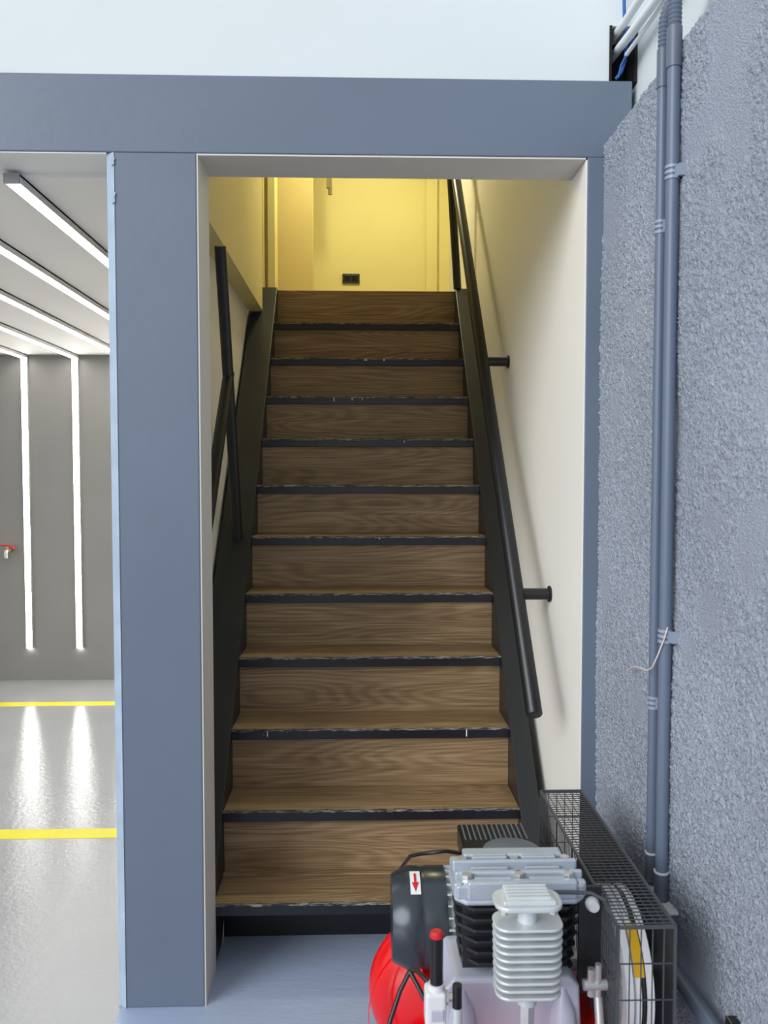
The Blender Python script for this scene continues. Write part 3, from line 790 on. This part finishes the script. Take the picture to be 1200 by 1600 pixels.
MB().tube([(0.088, 1.44, 0.60), (0.100, 1.425, 0.585), (0.112, 1.405, 0.57)], 0.0042, 10).build('hose', M['black_plastic'], ac, smooth=True)
# flywheel, belts, pulley
FX0, FX1 = 0.472, 0.522
FY, FZ, FRR = 1.560, 0.535, 0.142
fw = MB()
fw.lathe((FX0, FY, FZ), (FX1, FY, FZ), [(0, 0.118), (0, FRR), (0.26, FRR), (0.36, FRR - 0.012), (0.46, FRR), (0.54, FRR), (0.64, FRR - 0.012), (0.74, FRR), (1, FRR), (1, 0.118), (0, 0.118)], 64, caps=False)
flyw = fw.build('flywheel', M['white_metal'], ac, smooth=True)
MB().cyl((0.40, FY, FZ), (0.525, FY, FZ), 0.026, n=24).build('hub', M['zinc'], flyw, smooth=True)
for k in range(5):
    a = 2 * PI * k / 5 + 0.5
    MB().bar((0.497, FY + math.cos(a) * 0.02, FZ + math.sin(a) * 0.02), (0.497, FY + math.cos(a) * 0.12, FZ + math.sin(a) * 0.12), 0.03, 0.012).build('spoke', M['white_metal'], flyw)
# yellow label on the rim
vs = []; fs = []
for i in range(9):
    a = math.radians(22 + 36 * i / 8)
    for x in (0.488, 0.506):
        vs.append((x, FY - math.cos(a) * (FRR + 0.0015), FZ + math.sin(a) * (FRR + 0.0015)))
for i in range(8): fs.append((2 * i, 2 * i + 1, 2 * i + 3, 2 * i + 2))
MB().add(vs, fs).build('yellow_label', M['yellow_label'], flyw, fix=False)
pul = MB().lathe((0.472, 1.84, 0.556), (0.522, 1.84, 0.556), [(0, 0.05), (0.36, 0.05), (0.5, 0.044), (0.64, 0.05), (1, 0.05)], 32).build('motor_pulley', M['iron'], ac, smooth=True)
for x in (0.4885, 0.5055):
    pts = []
    for i in range(25):
        a = math.radians(88 + 184 * i / 24); pts.append((x, FY + math.cos(a) * (FRR - 0.004), FZ + math.sin(a) * (FRR - 0.004)))
    for i in range(13):
        a = math.radians(-88 + 176 * i / 12); pts.append((x, 1.84 + math.cos(a) * 0.047, 0.556 + math.sin(a) * 0.047))
    pts.append(pts[0])
    if x > 0.50: MB().tube(pts, 0.005, 8).build('drive_belt', M['rubber'], ac, smooth=True)
# wire belt guard
GX0, GX1, GY0, GY1, GZ0, GZ1 = 0.447, 0.547, 1.393, 2.013, 0.375, 0.70
gd = MB()
for p, q in (((GX0, GY0), (GX1, GY0)), ((GX1, GY0), (GX1, GY1)), ((GX1, GY1), (GX0, GY1)), ((GX0, GY1), (GX0, GY0))):
    for z in (GZ0, GZ1): gd.bar((*p, z), (*q, z), 0.005)
for p in ((GX0, GY0), (GX1, GY0), (GX1, GY1), (GX0, GY1)): gd.bar((*p, GZ0), (*p, GZ1), 0.0042)
guard = gd.build('belt_guard', M['wire'], ac)
wr = 0.0019
t_ = MB()
n = 50
for i in range(1, n):
    y = GY0 + (GY1 - GY0) * i / n; t_.bar((GX0, y, GZ1), (GX1, y, GZ1), wr)
for i in range(1, 7):
    x = GX0 + (GX1 - GX0) * i / 7; t_.bar((x, GY0, GZ1 - 0.002), (x, GY1, GZ1 - 0.002), wr * 0.7)
stuff(t_.build('top_wires', M['wire'], guard))
t_ = MB()
for i in range(1, n):
    y = GY0 + (GY1 - GY0) * i / n; t_.bar((GX0, y, GZ0), (GX0, y, GZ1), wr)
for i in range(1, 6):
    z = GZ0 + (GZ1 - GZ0) * i / 6; t_.bar((GX0, GY0, z), (GX0, GY1, z), wr)
stuff(t_.build('side_wires', M['wire'], guard))
MB().box(GX1 - 0.001, GX1 + 0.001, GY0, GY1, GZ0, GZ1).build('outer_sheet', M['guard_sheet'], guard)
for nm, y in (('front_wires', GY0), ('rear_wires', GY1)):
    t_ = MB()
    for i in range(1, 5):
        x = GX0 + (GX1 - GX0) * i / 5; t_.bar((x, y, GZ0), (x, y, GZ1), wr)
    for i in range(1, 5):
        z = GZ0 + (GZ1 - GZ0) * i / 5; t_.bar((GX0, y, z), (GX1, y, z), wr)
    stuff(t_.build(nm, M['wire'], guard))
# dark bracket plate between block and guard, nuts
MB().box(0.404, 0.446, 1.492, 1.500, 0.52, 0.722).build('guard_bracket', M['iron'], ac)
MB().tube([(0.352, 1.476, 0.722), (0.42, 1.470, 0.722), (0.444, 1.462, 0.712)], 0.0035, 8).build('bracket_wire', M['wire'], ac, smooth=True)
MB().lathe((0.428, 1.475, 0.692), (0.428, 1.492, 0.692), [(0, 0.010), (0.5, 0.013), (1, 0.013)], 12).build('wing_nut', M['white_metal'], ac, smooth=True)
MB().cyl((0.404, 1.455, 0.560), (0.446, 1.455, 0.560), 0.010, n=12).cyl((0.418, 1.455, 0.54), (0.418, 1.455, 0.59), 0.007, n=12).cyl((0.43, 1.452, 0.535), (0.43, 1.452, 0.60), 0.006, n=12).build('pipe_fitting', M['zinc'], ac, smooth=True)
MB().tube([(0.43, 1.452, 0.54), (0.43, 1.44, 0.50), (0.425, 1.43, 0.45), (0.40, 1.43, 0.42)], 0.008, 12).build('copper_pipe', M['zinc'], ac, smooth=True)
